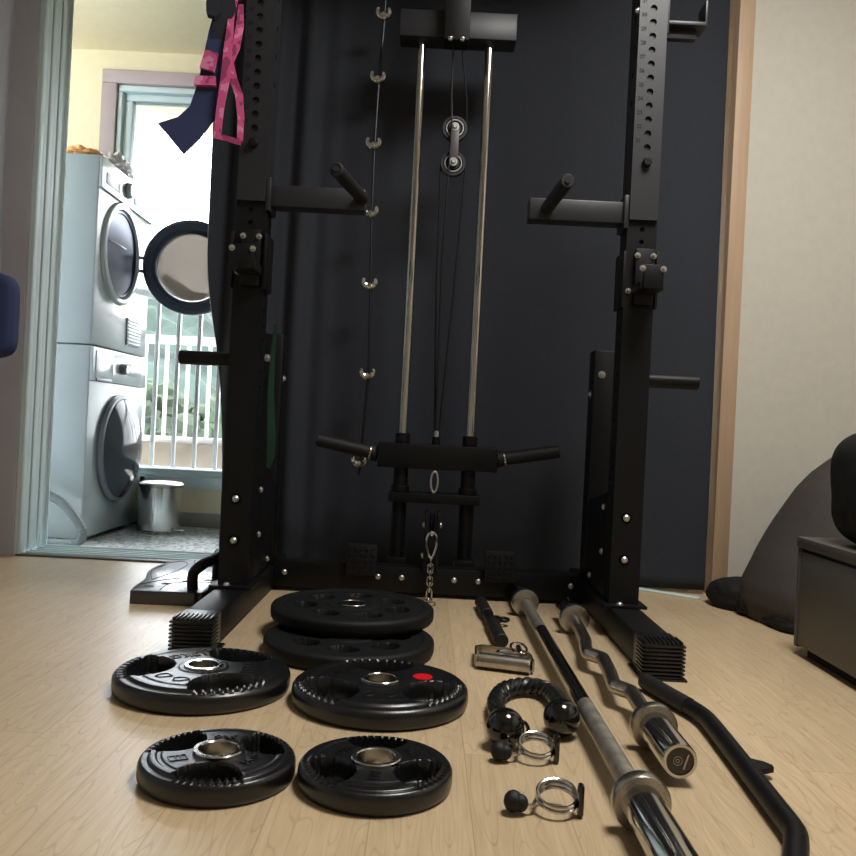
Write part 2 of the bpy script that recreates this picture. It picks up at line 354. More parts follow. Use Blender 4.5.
# ------------------------------------------------------------------ power rack
rack = thing('power_rack', 'black power rack with lat pulldown tower standing before the dark curtain', 'gym rack', (.02, 2.1, 0))
def bolt(parent, p, d, r=.008, name='bolt'):
    MB().lathe([(0, .006), (r*.55, .006), (r*.95, .003), (r, 0), (r*1.5, 0), (r*1.5, -.0015), (0, -.0015)], p, d, 14).build(name, M['zinc'], parent)
def holed_post(mb, x0, x1, y0, y1, z0, z1, front=(), side=(), sgn=1, r=.008):
    """square tube with real round holes in its front face and in its inner side face"""
    def face(o, u, w, n, holes, pitch):
        o, u, n = Vector(o), Vector(u), Vector(n); Z = Vector((0, 0, 1)); cur = z0
        def quad(a, c):
            if c - a > 1e-5: mb.bm.faces.new([mb.bm.verts.new(p) for p in (o + Z*a, o + u*w + Z*a, o + u*w + Z*c, o + Z*c)])
        for h in sorted(holes):
            a, c = h - pitch/2, h + pitch/2; quad(cur, a); cur = c
            cen = o + u*w/2 + Z*h; K = 16; ci, co, cb = [], [], []
            for k in range(K):
                t = 2*pi*(k+.5)/K; dx, dz = cos(t), sin(t); s_ = min(w/2/abs(dx), pitch/2/abs(dz))
                ci.append(mb.bm.verts.new(cen + u*dx*r + Z*dz*r)); cb.append(mb.bm.verts.new(cen + u*dx*r + Z*dz*r - n*.004))
                co.append(mb.bm.verts.new(cen + u*dx*s_ + Z*dz*s_))
            for k in range(K):
                k2 = (k+1) % K
                mb.bm.faces.new((co[k], co[k2], ci[k2], ci[k])); mb.bm.faces.new((ci[k], ci[k2], cb[k2], cb[k]))
            for ua, za in ((0, a), (w, a), (w, c), (0, c)):                       # corner fillers
                P = o + u*ua + Z*za; near = sorted(range(K), key=lambda k: (co[k].co - P).length)[:2]
                mb.bm.faces.new([mb.bm.verts.new(P), mb.bm.verts.new(co[near[0]].co), mb.bm.verts.new(co[near[1]].co)])
        quad(cur, z1)
    face((x0, y0, 0), (1, 0, 0), x1-x0, (0, -1, 0), front, .03)
    if sgn > 0: face((x1, y0, 0), (0, 1, 0), y1-y0, (1, 0, 0), side, .03)
    else: face((x0, y1, 0), (0, -1, 0), y1-y0, (-1, 0, 0), side, .03)
    V = lambda *p: mb.bm.verts.new(p); xo = x0 if sgn > 0 else x1
    mb.bm.faces.new((V(xo, y0, z0), V(xo, y1, z0), V(xo, y1, z1), V(xo, y0, z1)))
    mb.bm.faces.new((V(x0, y1, z0), V(x1, y1, z0), V(x1, y1, z1), V(x0, y1, z1)))
    for z in (z0, z1): mb.bm.faces.new((V(x0, y0, z), V(x1, y0, z), V(x1, y1, z), V(x0, y1, z)))
    if z1 - z0 > .2:
        mb.box(x0+.006, x1-.006, y0+.006, y1-.006, z0+.01, z1-.01)
for sd, cx in ((-1, -.453), (1, .493)):
    ix = -sd
    # foot with ribbed rubber end
    ft = MB().box(cx-.037, cx+.037, 1.745, 2.62, .006, .072, .004).build('base_foot', M['black'], rack)
    cp = MB().box(cx-.038, cx+.038, 1.70, 1.79, 0, .074, .002)
    for k in range(9): z = .004 + k*.0078; cp.box(cx-.043, cx+.043, 1.693, 1.752, z, z+.0042, .0008)
    for k in range(9): x = cx - .036 + k*.009; cp.box(x-.0022, x+.0022, 1.697, 1.745, .072, .0775, .0008)
    cp.box(cx-.047, cx+.047, 1.689, 1.80, 0, .004)
    cp.build('end_cap', M['rubber'], ft)
    # lower post and the wider holed upper tube
    p = MB(); holed_post(p, cx-.036, cx+.036, 2.055, 2.127, .078, 1.03, front=(.955, .985), side=[.33+.038*k for k in range(16)], sgn=ix, r=.006)
    lp = p.build('lower_post', M['black'], rack)
    p = MB(); hz = [1.18 + .0336*k for k in range(14)]; holed_post(p, cx-.034, cx+.034, 2.045, 2.135, 1.006, 2.10, front=hz, side=[1.3+.07*k for k in range(9)], sgn=ix, r=.0085)
    up = p.build('upper_post', M['black2'], rack)
    for k in range(13):
        text_part(str(21+k), .013, .0003, M['hole'], up, Matrix.Translation((cx-.022, 2.0447, 1.163+.0336*(k+1))) @ Matrix.Rotation(radians(90), 4, 'X'), 'height_number')
    MB().lathe([(0, .014), (.008, .014), (.011, .010), (.011, 0)], (cx, 2.045, 1.143), (0, -1, 0), 20).build('locking_pin', M['black'], up)
    bolt(up, (cx - .036 if sd > 0 else cx+.036, 2.06, 1.515), (-sd, 0, 0), .006)
    for z in (.286, .185): bolt(lp, (cx-.003, 2.055, z), (0, -1, 0), .0085)
    bp = MB().box(cx-.052, cx+.052, 2.03, 2.15, .072, .079, .001).build('base_plate', M['black'], rack)
    for dx in (-.012,): bolt(bp, (cx+dx, 2.042, .079), (0, 0, 1), .008)
    # rear short post + gusset between the two posts
    rp = MB().box(cx-.034, cx+.034, 2.40, 2.47, .072, .725, .006).build('rear_post', M['black'], rack)
    bolt(rp, (cx+ix*.0345, 2.43, .60), (ix, 0, 0), .008); bolt(rp, (cx-.01, 2.399, .655), (0, -1, 0), .007)
    gs = MB().prism([(2.127, .079), (2.40, .079), (2.40, .30), (2.127, .345)], 'x', cx+ix*.020, cx+ix*.030, .001).build('gusset_plate', M['black'], rack)
    for (y, z) in ((2.19, .30), (2.19, .185), (2.33, .10)): bolt(gs, (cx+ix*.030, y, z), (ix, 0, 0), .008)
    # plate peg outwards
    pg = MB().cyl((cx+sd*.036, 2.09, .624), (cx+sd*.165, 2.09, .624), .0175, 24, .002).build('plate_peg', M['black'], rack)
    # dip arm: cross arm inwards, handle towards the room
    xin = .219 if sd > 0 else -.18
    da = MB().box(min(cx+ix*.034, xin), max(cx+ix*.034, xin), 2.06, 2.115, .999, 1.051, .003).box(min(cx+ix*.034, cx+ix*.046), max(cx+ix*.034, cx+ix*.046), 2.05, 2.13, .985, 1.066, .002).build('dip_arm', M['black2'], rack)
    x0, x1 = (.262, .274) if sd > 0 else (-.186, -.226)
    hd = MB().cyl((x0, 2.06, 1.027), (x1, 1.83, 1.027), .0155, 24, .002).build('handle', M['grip'], da)
    MB().lathe([(0, .002), (.006, .002), (.0065, 0)], (x1, 1.829, 1.027), (0, -1, 0), 16).build('cap', M['black2'], da)
    # bar catcher around the lower post
    jc = MB().box(cx-.043, cx-.0365, 2.045, 2.135, .795, .93, .001).box(cx+.0365, cx+.043, 2.045, 2.135, .795, .93, .001).box(cx-.016, cx+.030, 2.035, 2.050, .80, .935, .002).box(cx-.02, cx+.036, 1.965, 2.04, .826, .846, .002).box(cx-.014, cx+.032, 1.955, 1.968, .826, .882, .002).build('bar_catch', M['black'], rack)
    for dx, y, z in ((-.012, 2.034, .918), (.026, 2.034, .918), (-.018, 1.954, .872), (.030, 1.954, .872), (-.026, 2.054, .835)): bolt(jc, (cx+dx, y, z), (0, -1, 0), .0048)
    # outer bar hook high on the upright
    jh = MB().box(min(cx+sd*.034, cx+sd*.040), max(cx+sd*.034, cx+sd*.040), 2.05, 2.13, 1.46, 1.62, .001).box(min(cx+sd*.04, cx+sd*.135), max(cx+sd*.04, cx+sd*.135), 2.06, 2.12, 1.487, 1.497, .002).box(min(cx+sd*.129, cx+sd*.135), max(cx+sd*.129, cx+sd*.135), 2.06, 2.12, 1.49, 1.55, .002).box(min(cx+sd*.04, cx+sd*.115), max(cx+sd*.04, cx+sd*.115), 2.08, 2.10, 1.462, 1.487, .002).build('bar_hook', M['black2'], rack)
    MB().box(cx-.034, cx+.034, 2.135, 2.62, 2.03, 2.10, .003).build('top_side_beam', M['black'], rack)
bm_ = MB().box(-.417, .457, 2.40, 2.47, .012, .084, .003).build('base_beam', M['black'], rack)
for x in (-.12, -.053, .095, .163, -.385, .425): bolt(bm_, (x, 2.40, .054), (0, -1, 0), .008)
MB().box(-.417, .457, 2.05, 2.13, 2.03, 2.10, .003).build('top_front_beam', M['black'], rack)
MB().box(-.417, .457, 2.50, 2.57, 2.03, 2.10, .003).build('top_rear_beam', M['black'], rack)
for x0 in (-.211, .178):
    fp = MB().box(x0, x0+.086, 2.375, 2.395, .058, .146, .004)
    for i in range(5):
        for j in range(5):
            cx, cz = x0+.012+.0155*i, .071+.0155*j
            fp.box(cx-.0055, cx+.0055, 2.372, 2.376, cz-.0018, cz+.0018, .0006, Matrix.Translation((cx, 0, cz)) @ Matrix.Rotation(radians(45 if (i+j) % 2 else -45), 4, 'Y') @ Matrix.Translation((-cx, 0, -cz)))
    fp.box(x0+.02, x0+.066, 2.395, 2.405, .07, .09)
    fp.build('foot_plate', M['rubber_dull'], rack)
# tower
RX = (-.073, .125)
tb = MB().box(-.14, .20, 2.46, 2.54, 1.612, 1.69, .003).build('tower_head', M['black2'], rack)
MB().box(-.010, .062, 2.39, 2.46, 1.575, 2.04, .003).box(-.01, .062, 2.39, 2.57, 1.97, 2.04, .003).build('tower_column', M['black'], rack)
for x in (.008, .042): bolt(rack, (x, 2.392, 1.578), (0, 0, -1), .007)
for x in RX: MB().cyl((x, 2.5, .26), (x, 2.5, 1.63), .0125, 24).build('guide_rod', M['chrome'], rack)
for x in RX: MB().cyl((x, 2.5, .073), (x, 2.5, .262), .021, 20).box(x-.03, x+.03, 2.465, 2.535, .07, .10, .002).build('rod_base', M['black'], rack)
car = MB().box(-.143, .207, 2.465, 2.535, .36, .432, .003)
for x in RX: car.cyl((x, 2.5, .432), (x, 2.5, .462), .0215, 24, .002).cyl((x, 2.5, .305), (x, 2.5, .36), .021, 24).cyl((x, 2.5, .29), (x, 2.5, .308), .027, 24, .002)
car.cyl((.026, 2.5, .432), (.026, 2.5, .455), .012)
car.box(-.105, .16, 2.46, 2.54, .262, .29, .002)
car = car.build('weight_carriage', M['black'], rack)
for sd, x in ((-1, -.143), (1, .207)):
    MB().cyl((x, 2.5, .397), (x+sd*.02, 2.5, .401), .024, 24, .002).cyl((x+sd*.018, 2.5, .400), (x+sd*.182, 2.5, .430), .0195, 24, .003).build('sleeve', M['grip'], car)
    MB().cyl((x+sd*.016, 2.5, .3995), (x+sd*.024, 2.5, .4015), .0225, 24).build('sleeve_ring', M['satin'], car)
MB().lathe([(0, .018), (.007, .018), (.009, .012), (.009, 0)], (.026, 2.5, .455), (0, 0, 1), 18).build('cable_end', M['steel'], car)
MB().tube([(.026 + .010*cos(t), 2.46, .325 + .03*sin(t)) for t in [2*pi*k/24 for k in range(24)]], .0035, 8, closed=True).build('shackle', M['zinc'], car)
# low pulley bracket
lb = MB().box(.004, .014, 2.385, 2.45, .084, .245, .002).box(.038, .048, 2.385, 2.45, .084, .245, .002).lathe([(0, -.008), (.03, -.008), (.034, -.006), (.028, 0), (.034, .006), (.03, .008), (0, .008)], (.026, 2.42, .205), (1, 0, 0), 32).build('low_pulley', M['black'], rack)
for p, d in (((.004, 2.42, .205), (-1, 0, 0)), ((.048, 2.42, .205), (1, 0, 0)), ((.004, 2.40, .12), (-1, 0, 0))): bolt(lb, p, d, .009)
# travelling double pulley and cables
pb = MB().box(.022, .048, 2.470, 2.476, 1.257, 1.359, .002).box(.022, .048, 2.512, 2.518, 1.257, 1.359, .002).lathe([(0, 0), (.013, 0), (.013, .006), (0, .006)], (.035, 2.476, 1.359), (0, -1, 0), 24).lathe([(0, 0), (.013, 0), (.013, .006), (0, .006)], (.035, 2.476, 1.257), (0, -1, 0), 24).build('travelling_pulley', M['pulley'], rack)
for z in (1.359, 1.257):
    w = MB().lathe([(.010, -.010), (.018, -.010), (.020, -.006), (.027, -.006), (.029, -.010), (.036, -.010), (.037, -.008), (.030, 0), (.037, .008), (.036, .010), (.029, .010), (.027, .006), (.020, .006), (.018, .010), (.010, .010)], (.035, 2.494, z), (0, -1, 0), 40, closed=True).build('pulley_wheel', M['black2'], pb)
    bolt(pb, (.035, 2.469, z), (0, -1, 0), .008)
    MB().tube([(.035 + .0245*cos(2*pi*k/28), 2.4835, z + .0245*sin(2*pi*k/28)) for k in range(28)], .002, 6, closed=True).build('bearing_ring', M['zinc'], pb)
for pts in ([(.018, 2.44, 1.60), (.020, 2.47, 1.45), (.026, 2.464, 1.36), (.022, 2.462, 1.22), (.016, 2.47, .95), (.022, 2.5, .47)],
            [(.040, 2.44, 1.60), (.064, 2.48, 1.45), (.070, 2.494, 1.359)],
            [(-.001, 2.494, 1.257), (.003, 2.495, .9), (.020, 2.5, .468)],
            [(.072, 2.494, 1.257), (.056, 2.495, .9), (.032, 2.5, .468)]):
    MB().tube(pts, .0026, 8).build('cable', M['cable'], rack)

# chain and carabiner
ch = thing('hanging_chain', 'short steel chain and carabiner hanging to the floor from the low pulley', 'chain', (.026, 2.365, 0))
def link(c, L, w, r, roll, M0=Matrix()):
    pts = []
    for k in range(20):
        t = 2*pi*k/20; x = w*cos(t); z = w*sin(t) + (L if sin(t) >= 0 else -L); p = Matrix.Rotation(roll, 3, 'Z') @ Vector((x, 0, z)); pts.append(Vector(c) + (M0.to_3x3() @ p))
    return pts
MB().tube([(.026 + (.0135 + .005*sin(t))*cos(t), 2.365 , .155 + .036*sin(t)) for t in [2*pi*k/28 for k in range(28)]], .004, 8, closed=True).build('carabiner', M['steel'], ch)
MB().cyl((.026, 2.39, .186), (.026, 2.358, .186), .005).build('hook_pin', M['zinc'], ch)
for k in range(6):
    MB().tube(link((.026, 2.362, .108 - k*.0175), .006, .0072, .0026, 0 if k % 2 else pi/2), .0026, 8, closed=True).build('chain_link', M['steel'], ch)
R90 = Matrix.Rotation(radians(90), 4, 'X')
MB().tube(link((.028, 2.345, .0066), .007, .006, .0022, .4, R90), .0022, 8, closed=True).build('chain_link', M['steel'], ch)
MB().tube(link((.031, 2.315, .0027), .012, .012, .0018, 0, R90), .0018, 8, closed=True).build('chain_ring', M['steel'], ch)

# cord of shiny hooks hanging in front of the curtain
hk = thing('hook_cord', 'black hanging cord with seven shiny silver hooks left of the guide rods', 'hook hanger', (-.17, 2.6, 1.0))
hz = [(-.198, 1.735), (-.206, 1.540), (-.2095, 1.338), (-.208, 1.130), (-.200, .911), (-.193, .636), (-.205, .368)]
MB().tube([(x+.003, 2.60, z-.004) for x, z in ([(-.204, 2.12)] + hz + [(-.207, .33)])], .004, 8).build('cord', M['cable'], hk)
for i, (x, z) in enumerate(hz):
    t = [radians(a) for a in range(150, 395, 15)]
    MB().tube([(x + .018*cos(a), 2.59 - .004*sin(a*1), z + .008 + .016*sin(a)) for a in t], [.0052 + .0045*sin((a-t[0])/(t[-1]-t[0])*pi) for a in t], 10).cyl((x, 2.598, z-.004), (x, 2.582, z-.004), .006).build('hook', M['steel'], hk)

# straps on the left hook
def at(px, py, Y):
    u, v = px-428, py-428; c_, s_ = 1/math.sqrt(1.0025), .05/math.sqrt(1.0025)
    return Vector(((u*c_+v*s_)*Y/850, Y, CAM_H - (v*c_-u*s_)*Y/850))
st = thing('lifting_strap', 'black and pink camouflage strap bundle hanging from the left upright hook', 'straps', tuple(at(225, 20, 2.0)))
MB().ribbon([at(228, -22, 2.06), at(224, 5, 2.02), at(218, 35, 2.0), at(213, 60, 1.99), at(209, 84, 1.99), at(203, 112, 1.985), at(189, 128, 1.98), at(171, 139, 1.97)], [.03, .035, .045, .045, .05, .066, .075, .105], .006).build('black_strap', M['blueweb'], st)
MB().ribbon([at(206, 77, 1.985), at(205, 86, 1.98)], [.047, .051], .009).build('pink_band', M['pink'], st)
MB().ribbon([at(212, 52, 1.98), at(207, 70, 1.98)], [.03, .034], .010).build('pink_band', M['pink'], st)
MB().ribbon([at(216, -15, 2.02), at(213, 4, 2.0), at(214, 13, 1.995), at(211, 17, 1.99)], [.02, .03, .034, .02], .012).build('strap_end', M['strap'], st)
MB().ribbon([at(236, -10, 2.03), at(231, 20, 2.0), at(228, 50, 1.98), at(225, 80, 1.975), at(220, 110, 1.972), at(217, 138, 1.97)], [.018, .014, .02, .021, .017, .017], .004).build('pink_strap', M['pink'], st)
MB().ribbon([at(241, 5, 2.03), at(240, 26, 2.01), at(236, 48, 2.0), at(230, 62, 1.985), at(233, 78, 1.985), at(239, 95, 1.985), at(241, 118, 1.98), at(240, 141, 1.975)], [.012, .018, .018, .016, .018, .018, .015, .013], .004).build('pink_strap', M['pink'], st)
MB().ribbon([at(216, 136, 1.968), at(228, 139, 1.968), at(241, 143, 1.97)], .012, .004, (0, 0, 1)).build('pink_strap', M['pink'], st)
MB().ribbon([at(219, -20, 2.03), at(226, 10, 2.005), at(217, 40, 2.0), at(221, 62, 2.0)], [.06, .05, .03, .02], .010).build('strap_fold', M['strap'], st)
# green band
gb = MB().ribbon([(-.425, 2.30, .74), (-.427, 2.29, .66), (-.426, 2.28, .56), (-.420, 2.29, .44), (-.421, 2.30, .385), (-.428, 2.31, .35)], [.008, .012, .016, .022, .022, .01], .003).build('resistance_band', M['green'])
tag(gb, 'dark green resistance band hanging inside the left upright', 'exercise band')

# ------------------------------------------------------------------ weight plates
def plate_mesh(R, T, kind, slots, slots_w=.36):
    nt, rs = 240, []
    r0 = .0262/R
    qs = [r0 + (0.985-r0)*k/54 for k in range(55)]
    def hgt(q, t):
        h = T
        if kind == 'grip':
            rim = smooth01(.845, .875, q); h = T - .0045*rim
            band = smooth01(.70, .715, q)*(1 - smooth01(.765, .78, q)); h -= .0012*band
            hub = 1 - smooth01(.27, .29, q); h += .0015*hub
            for a in slots:
                dt = (t - a + pi) % (2*pi) - pi
                x, y = q*cos(dt), q*sin(dt)
                d = hypot((x-.80)/.46, y/.42); inside = (1 - smooth01(.93, 1.03, d))*(1 - smooth01(.82, .85, q))
                h = h*(1-inside) + .006*inside
                if q >= .82 and abs(dt) < .50 and q < .955:
                    n = int((dt + .5)/(1.0/9)*2) % 2
                    if n: h -= .0045*smooth01(.82, .85, q)*(1 - smooth01(.93, .955, q))
        else:
            h -= .003*(smooth01(.30, .33, q)*(1 - smooth01(.86, .89, q)))
            for k in range(7):
                dt = (t - 2*pi*k/7 - slots + pi) % (2*pi) - pi
                d = hypot((q*cos(dt)-.58)/.14, q*sin(dt)/.17); ins = 1 - smooth01(.9, 1.05, d); h = h*(1-ins) + .005*ins
        return h - (T*.10)*smooth01(.955, .985, q)
    b = MB(); rings = []
    for q in qs: rings.append([b.bm.verts.new((q*R*cos(2*pi*k/nt), q*R*sin(2*pi*k/nt), hgt(q, 2*pi*k/nt))) for k in range(nt)])
    topo = T - (.0045 if kind == 'grip' else 0) - T*.10
    for q, z in ((.996, topo-.003), (1, topo-.008), (1, T*.35), (.995, T*.2), (.978, T*.06), (.955, 0), (r0, 0)):
        rings.append([b.bm.verts.new((q*R*cos(2*pi*k/nt), q*R*sin(2*pi*k/nt), z)) for k in range(nt)])
    rings.append(rings[0])
    for A, B in zip(rings[:-1], rings[1:]):
        for k in range(nt): b.bm.faces.new((A[k], A[(k+1) % nt], B[(k+1) % nt], B[k]))
    return b
def bushing(T): return MB().lathe([(.0255, -T+.002), (.0255, .0035), (.027, .005), (.0325, .005), (.034, .0035), (.034, -.004), (.0262, -.004), (.0262, -T+.002)], (0, 0, T), (0, 0, 1), 64, closed=True)
def polar_text(s, R, ang, size, T, root, inward=True):
    rot = ang + (pi/2 if inward else -pi/2)
    return text_part(s, size, .0007, M['letter'], root, Matrix.Translation((R*cos(ang), R*sin(ang), T+.0006)) @ Matrix.Rotation(rot, 4, 'Z'))
PG = 'weight plates on the floor'
def grip_plate(label, loc, R, T, sl, rot, texts, matl):
    t = thing('weight_plate', label, 'weight plate', (0, 0, 0), PG)
    plate_mesh(R, T, 'grip', [radians(a) for a in sl]).build('plate_body', matl, t, angle=50)
    bushing(T).build('bushing', M['steel'], t)
    for s, a, q, sz in texts: polar_text(s, q*R, radians(a), sz, T, t)
    t.location = loc; t.rotation_euler.z = radians(rot); return t
P10 = grip_plate('large tri-grip plate at left, beside the rack foot, pale window glare on it', (-.376, 1.507, 0), .153, .038, (60, 180, 300), 4, [('10KG', 120, .52, .030), ('10KG', 0, .52, .030)], M['rubber'])
for a0 in (0, 1):      # two outlined emblems on the plateau facing the room
    c = Vector((.52*.153*cos(radians(240)) + (-.018 if a0 else .018)*cos(radians(-30)), .52*.153*sin(radians(240)) + (-.018 if a0 else .018)*sin(radians(-30)), .0385))
    MB().tube([c + Vector(((.013 + .003*cos(3*t+a0))*cos(t), (.010+.002*sin(2*t))*sin(t), 0)) for t in [2*pi*k/24 for k in range(24)]], .0008, 6, closed=True).build('emblem', M['letter'], P10)
P5 = grip_plate('small tri-grip plate at front left with 5KG lettering and window glare', (-.259, 1.140, 0), .1035, .033, (30, 150, 270), 3, [('5KG', 90, .50, .017), ('5KG', 330, .52, .017)], M['rubber'])
eb = MB()
c = Vector((.53*.1035*cos(radians(210)), .53*.1035*sin(radians(210)), .0333)); Rz = Matrix.Translation(c) @ Matrix.Rotation(radians(25), 4, 'Z')
for (x0, x1, y0, y1) in ((-.012, .012, .007, .0085), (-.012, .012, -.0085, -.007), (-.012, -.0105, -.0085, .0085), (-.003, -.0015, -.0085, .0085), (.0105, .012, -.0085, .0085), (.003, .0045, -.0085, .0085)): eb.box(x0, x1, y0, y1, -.0003, .0008, 0, Rz)
eb.build('emblem', M['letter'], P5)
P10R = copy_tree(P10); P10R.location = (-.060, 1.480, 0); P10R.rotation_euler.z = radians(33); P10R['label'] = 'large tri-grip plate with a red oval sticker, nearest in front of the stacked plates'
MB().lathe([(0, .0012), (.0135, .0012), (.014, 0)], (0, 0, 0), (0, 0, 1), 40).build('sticker', M['red'], P10R)
for c in [c for c in P10R.children if c.name.startswith('lettering')][1:]: bpy.data.objects.remove(c)
stk = [c for c in P10R.children if c.name.startswith('sticker')][0]; stk['label'] = 'red round sticker'
stk.location = (.078*cos(radians(-12)), .078*sin(radians(-12)), .0386)
stk.scale = (1.25, 1.25, 1)
P5R = copy_tree(P5); P5R.location = (-.0475, 1.140, 0); P5R.rotation_euler.z = radians(62); P5R['label'] = 'small tri-grip plate at front centre with a bright steel hub, right of the 5KG plate'
P20 = thing('weight_plate', 'largest size black plate lying flat on the floor under another plate', 'weight plate', (0, 0, 0), PG)
plate_mesh(.180, .034, 'round', .2).build('plate_body', M['rubber_dull'], P20, angle=50); bushing(.0315).build('bushing', M['steel'], P20)
P20.location = (-.144, 1.803, 0)
P20T = copy_tree(P20); P20T.scale = (1.03, 1.03, 1); P20T.location = (-.151, 1.945, .0365); P20T.rotation_euler.z = radians(24); P20T['label'] = 'largest size black plate with round holes lying on top of the rear stack'

# ------------------------------------------------------------------ bars on the floor
def sleeve_end(parent, x, y, z, d, L):
    """collar + rotating sleeve + end cap, running along Y from y in direction d"""
    A = (0, d, 0)
    MB().lathe([(.0135, -.008), (.030, -.008), (.0345, -.006), (.036, -.002), (.036, .012), (.0345, .015), (.0255, .016), (.0255, .018), (.0135, .018)], (x, y, z), A, 48, closed=True).build('collar', M['satin'], parent)
    MB().lathe([(.0135, .016), (.0248, .016), (.0248, L-.004), (.0235, L), (.0195, L), (.0185, L-.003), (.012, L-.003), (.0135, .016)], (x, y, z), A, 48).build('sleeve', M['chrome'], parent)
    ec = MB().lathe([(0, L-.004), (.0188, L-.004), (.0188, L-.0025), (0, L-.0022)], (x, y, z), A, 32).build('end_cap', M['gloss'], parent)
    return ec
bb = thing('barbell', 'straight chrome barbell lying along the floor, thick sleeve end nearest', 'barbell', (.28, 1.6, 0))
bx = lambda y: .277 + (2.226-y)*.0051
zc = .0362
pts = lambda a, c: [(bx(a), a, zc), (bx(c), c, zc)]
MB().tube(pts(1.05, 2.225), .0135, 28).build('shaft', M['chrome'], bb)
for a, c in ((1.07, 1.40), (1.92, 2.20)): MB().tube(pts(a, c), .01385, 28).build('knurling', M['knurl'], bb)
sleeve_end(bb, bx(2.226), 2.226, zc, 1, .165); sleeve_end(bb, bx(1.045), 1.045, zc, -1, .30)
cb = thing('curl_bar', 'zigzag chrome curl bar lying between the straight barbell and the black bent bar', 'curl bar', (.37, 1.6, 0))
raw = [(.376, 2.05), (.365, 1.86), (.356, 1.80), (.350, 1.742), (.357, 1.725), (.371, 1.705), (.372, 1.685), (.365, 1.60), (.357, 1.525), (.363, 1.507), (.376, 1.488), (.378, 1.47), (.375, 1.40), (.372, 1.325)]
rp = [Vector((x, y, zc)) for x, y in raw]
def catmull(P, n=6):
    out = []
    for i in range(len(P)-1):
        p0, p1, p2, p3 = P[max(i-1, 0)], P[i], P[i+1], P[min(i+2, len(P)-1)]
        for k in range(n):
            t = k/n; out.append(.5*((2*p1) + (p2-p0)*t + (2*p0-5*p1+4*p2-p3)*t*t + (3*p1-p0-3*p2+p3)*t**3))
    out.append(P[-1]); return out
MB().tube(catmull(rp), .0135, 24).build('shaft', M['satin'], cb)
sleeve_end(cb, .377, 2.055, zc, 1, .15)
ec = sleeve_end(cb, .372, 1.322, zc, -1, .145)
yy = 1.322-.145+.0022
em = MB().tube([(.369 + .006*cos(2*pi*k/20), yy-.0003, zc + .006*sin(2*pi*k/20)) for k in range(20)], .0007, 6, closed=True).tube([(.369 + .0025*cos(2*pi*k/12), yy-.0003, zc + .0025*sin(2*pi*k/12)) for k in range(12)], .0007, 6, closed=True)
em.box(.3795, .382, yy-.001, yy, zc-.012, zc+.010, 0, Matrix.Translation((.381, yy, zc)) @ Matrix.Rotation(.3, 4, 'Y') @ Matrix.Translation((-.381, -yy, -zc)))
em.build('cap_emblem', M['satin'], ec)
lb = thing('lat_bar', 'long black bent pulldown bar lying at the right front, beside the curl bar', 'pulldown bar', (.47, 1.3, 0))
LZ = .0165
path = catmull([Vector(p) for p in ((.440, 1.628, LZ), (.462, 1.545, LZ), (.482, 1.475, LZ), (.489, 1.44, LZ), (.490, 1.40, LZ), (.481, 1.25, LZ), (.470, 1.09, LZ), (.466, 1.035, LZ), (.459, 1.005, LZ), (.43, .94, LZ), (.40, .86, LZ))])
MB().tube(path, .0145, 24).build('tube', M['black'], lb)
gp = [p for p in path if p.y > 1.478]
MB().tube([gp[0] + Vector((-.0005, .004, 0))] + gp, [.011] + [.0155]*len(gp), 24).build('grip', M['grip'], lb)
MB().prism([(.488, 1.262), (.515, 1.243), (.523, 1.231), (.521, 1.221), (.508, 1.214), (.484, 1.205)], 'z', .010, .018, .001).build('lug', M['black'], lb)
sb = thing('straight_grip_bar', 'short straight black bar with an eyelet lying behind the chrome handle', 'pulldown bar', (.175, 2.1, 0))
a, c = Vector((.166, 2.30, .0165)), Vector((.186, 1.885, .0165)); d = c - a
MB().cyl(a, c, .013, 24, .001).build('tube', M['black'], sb)
for f0, f1 in ((0, .36), (.60, 1)): MB().cyl(a + d*f0 - d.normalized()*.002, a + d*f1 + d.normalized()*.002, .0162, 24, .002).build('grip', M['grip'], sb)
mid = a + d*.48
lg = MB().tube([mid + Vector((.034 + .0115*cos(2*pi*k/24), .0125*sin(2*pi*k/24), .0)) for k in range(24)], .005, 10, closed=True).box(mid.x+.006, mid.x+.026, mid.y-.022, mid.y+.022, .011, .022, .002).build('eyelet', M['black'], sb)
sh = thing('stirrup_handle', 'chrome stirrup handle with a roller grip lying before the short black bar', 'cable handle', (.18, 1.75, 0))
l, r_ = Vector((.120, 1.722, .0165)), Vector((.233, 1.690, .0165)); dr = (r_-l).normalized(); pf = Vector((.27, .96, 0)).normalized()
MB().cyl(l + dr*.005, r_ - dr*.005, .0158, 32, .002).build('roller', M['satin'], sh)
bL, bR = l + Vector((.006, .10, -.008)), r_ + Vector((.001, .10, -.008))
MB().ribbon([l, l + Vector((.002, .05, 0)), bL, bL + Vector((.014, .012, 0)), bR + Vector((-.014, .018, 0)), bR, r_ + Vector((0, .05, 0)), r_], .022, .004, (0, 0, 1)).build('frame', M['satin'], sh)
MB().tube([Vector((.198 + .030*cos(t), 1.775 + .020*sin(t), .020)) for t in [2*pi*k/24 for k in range(24)]], .0032, 8, closed=True).build('ring', M['steel'], sh)
MB().tube([Vector((.215 + .018*cos(t)*(1 if abs(cos(t)) < .8 else .9), 1.80 + .042*sin(t), .024)) for t in [2*pi*k/24 for k in range(24)]], .003, 8, closed=True).build('swivel_clip', M['steel'], sh)
MB().cyl((.214, 1.745, .024), (.214, 1.80, .026), .006, 16, .001).build('swivel', M['steel'], sh)

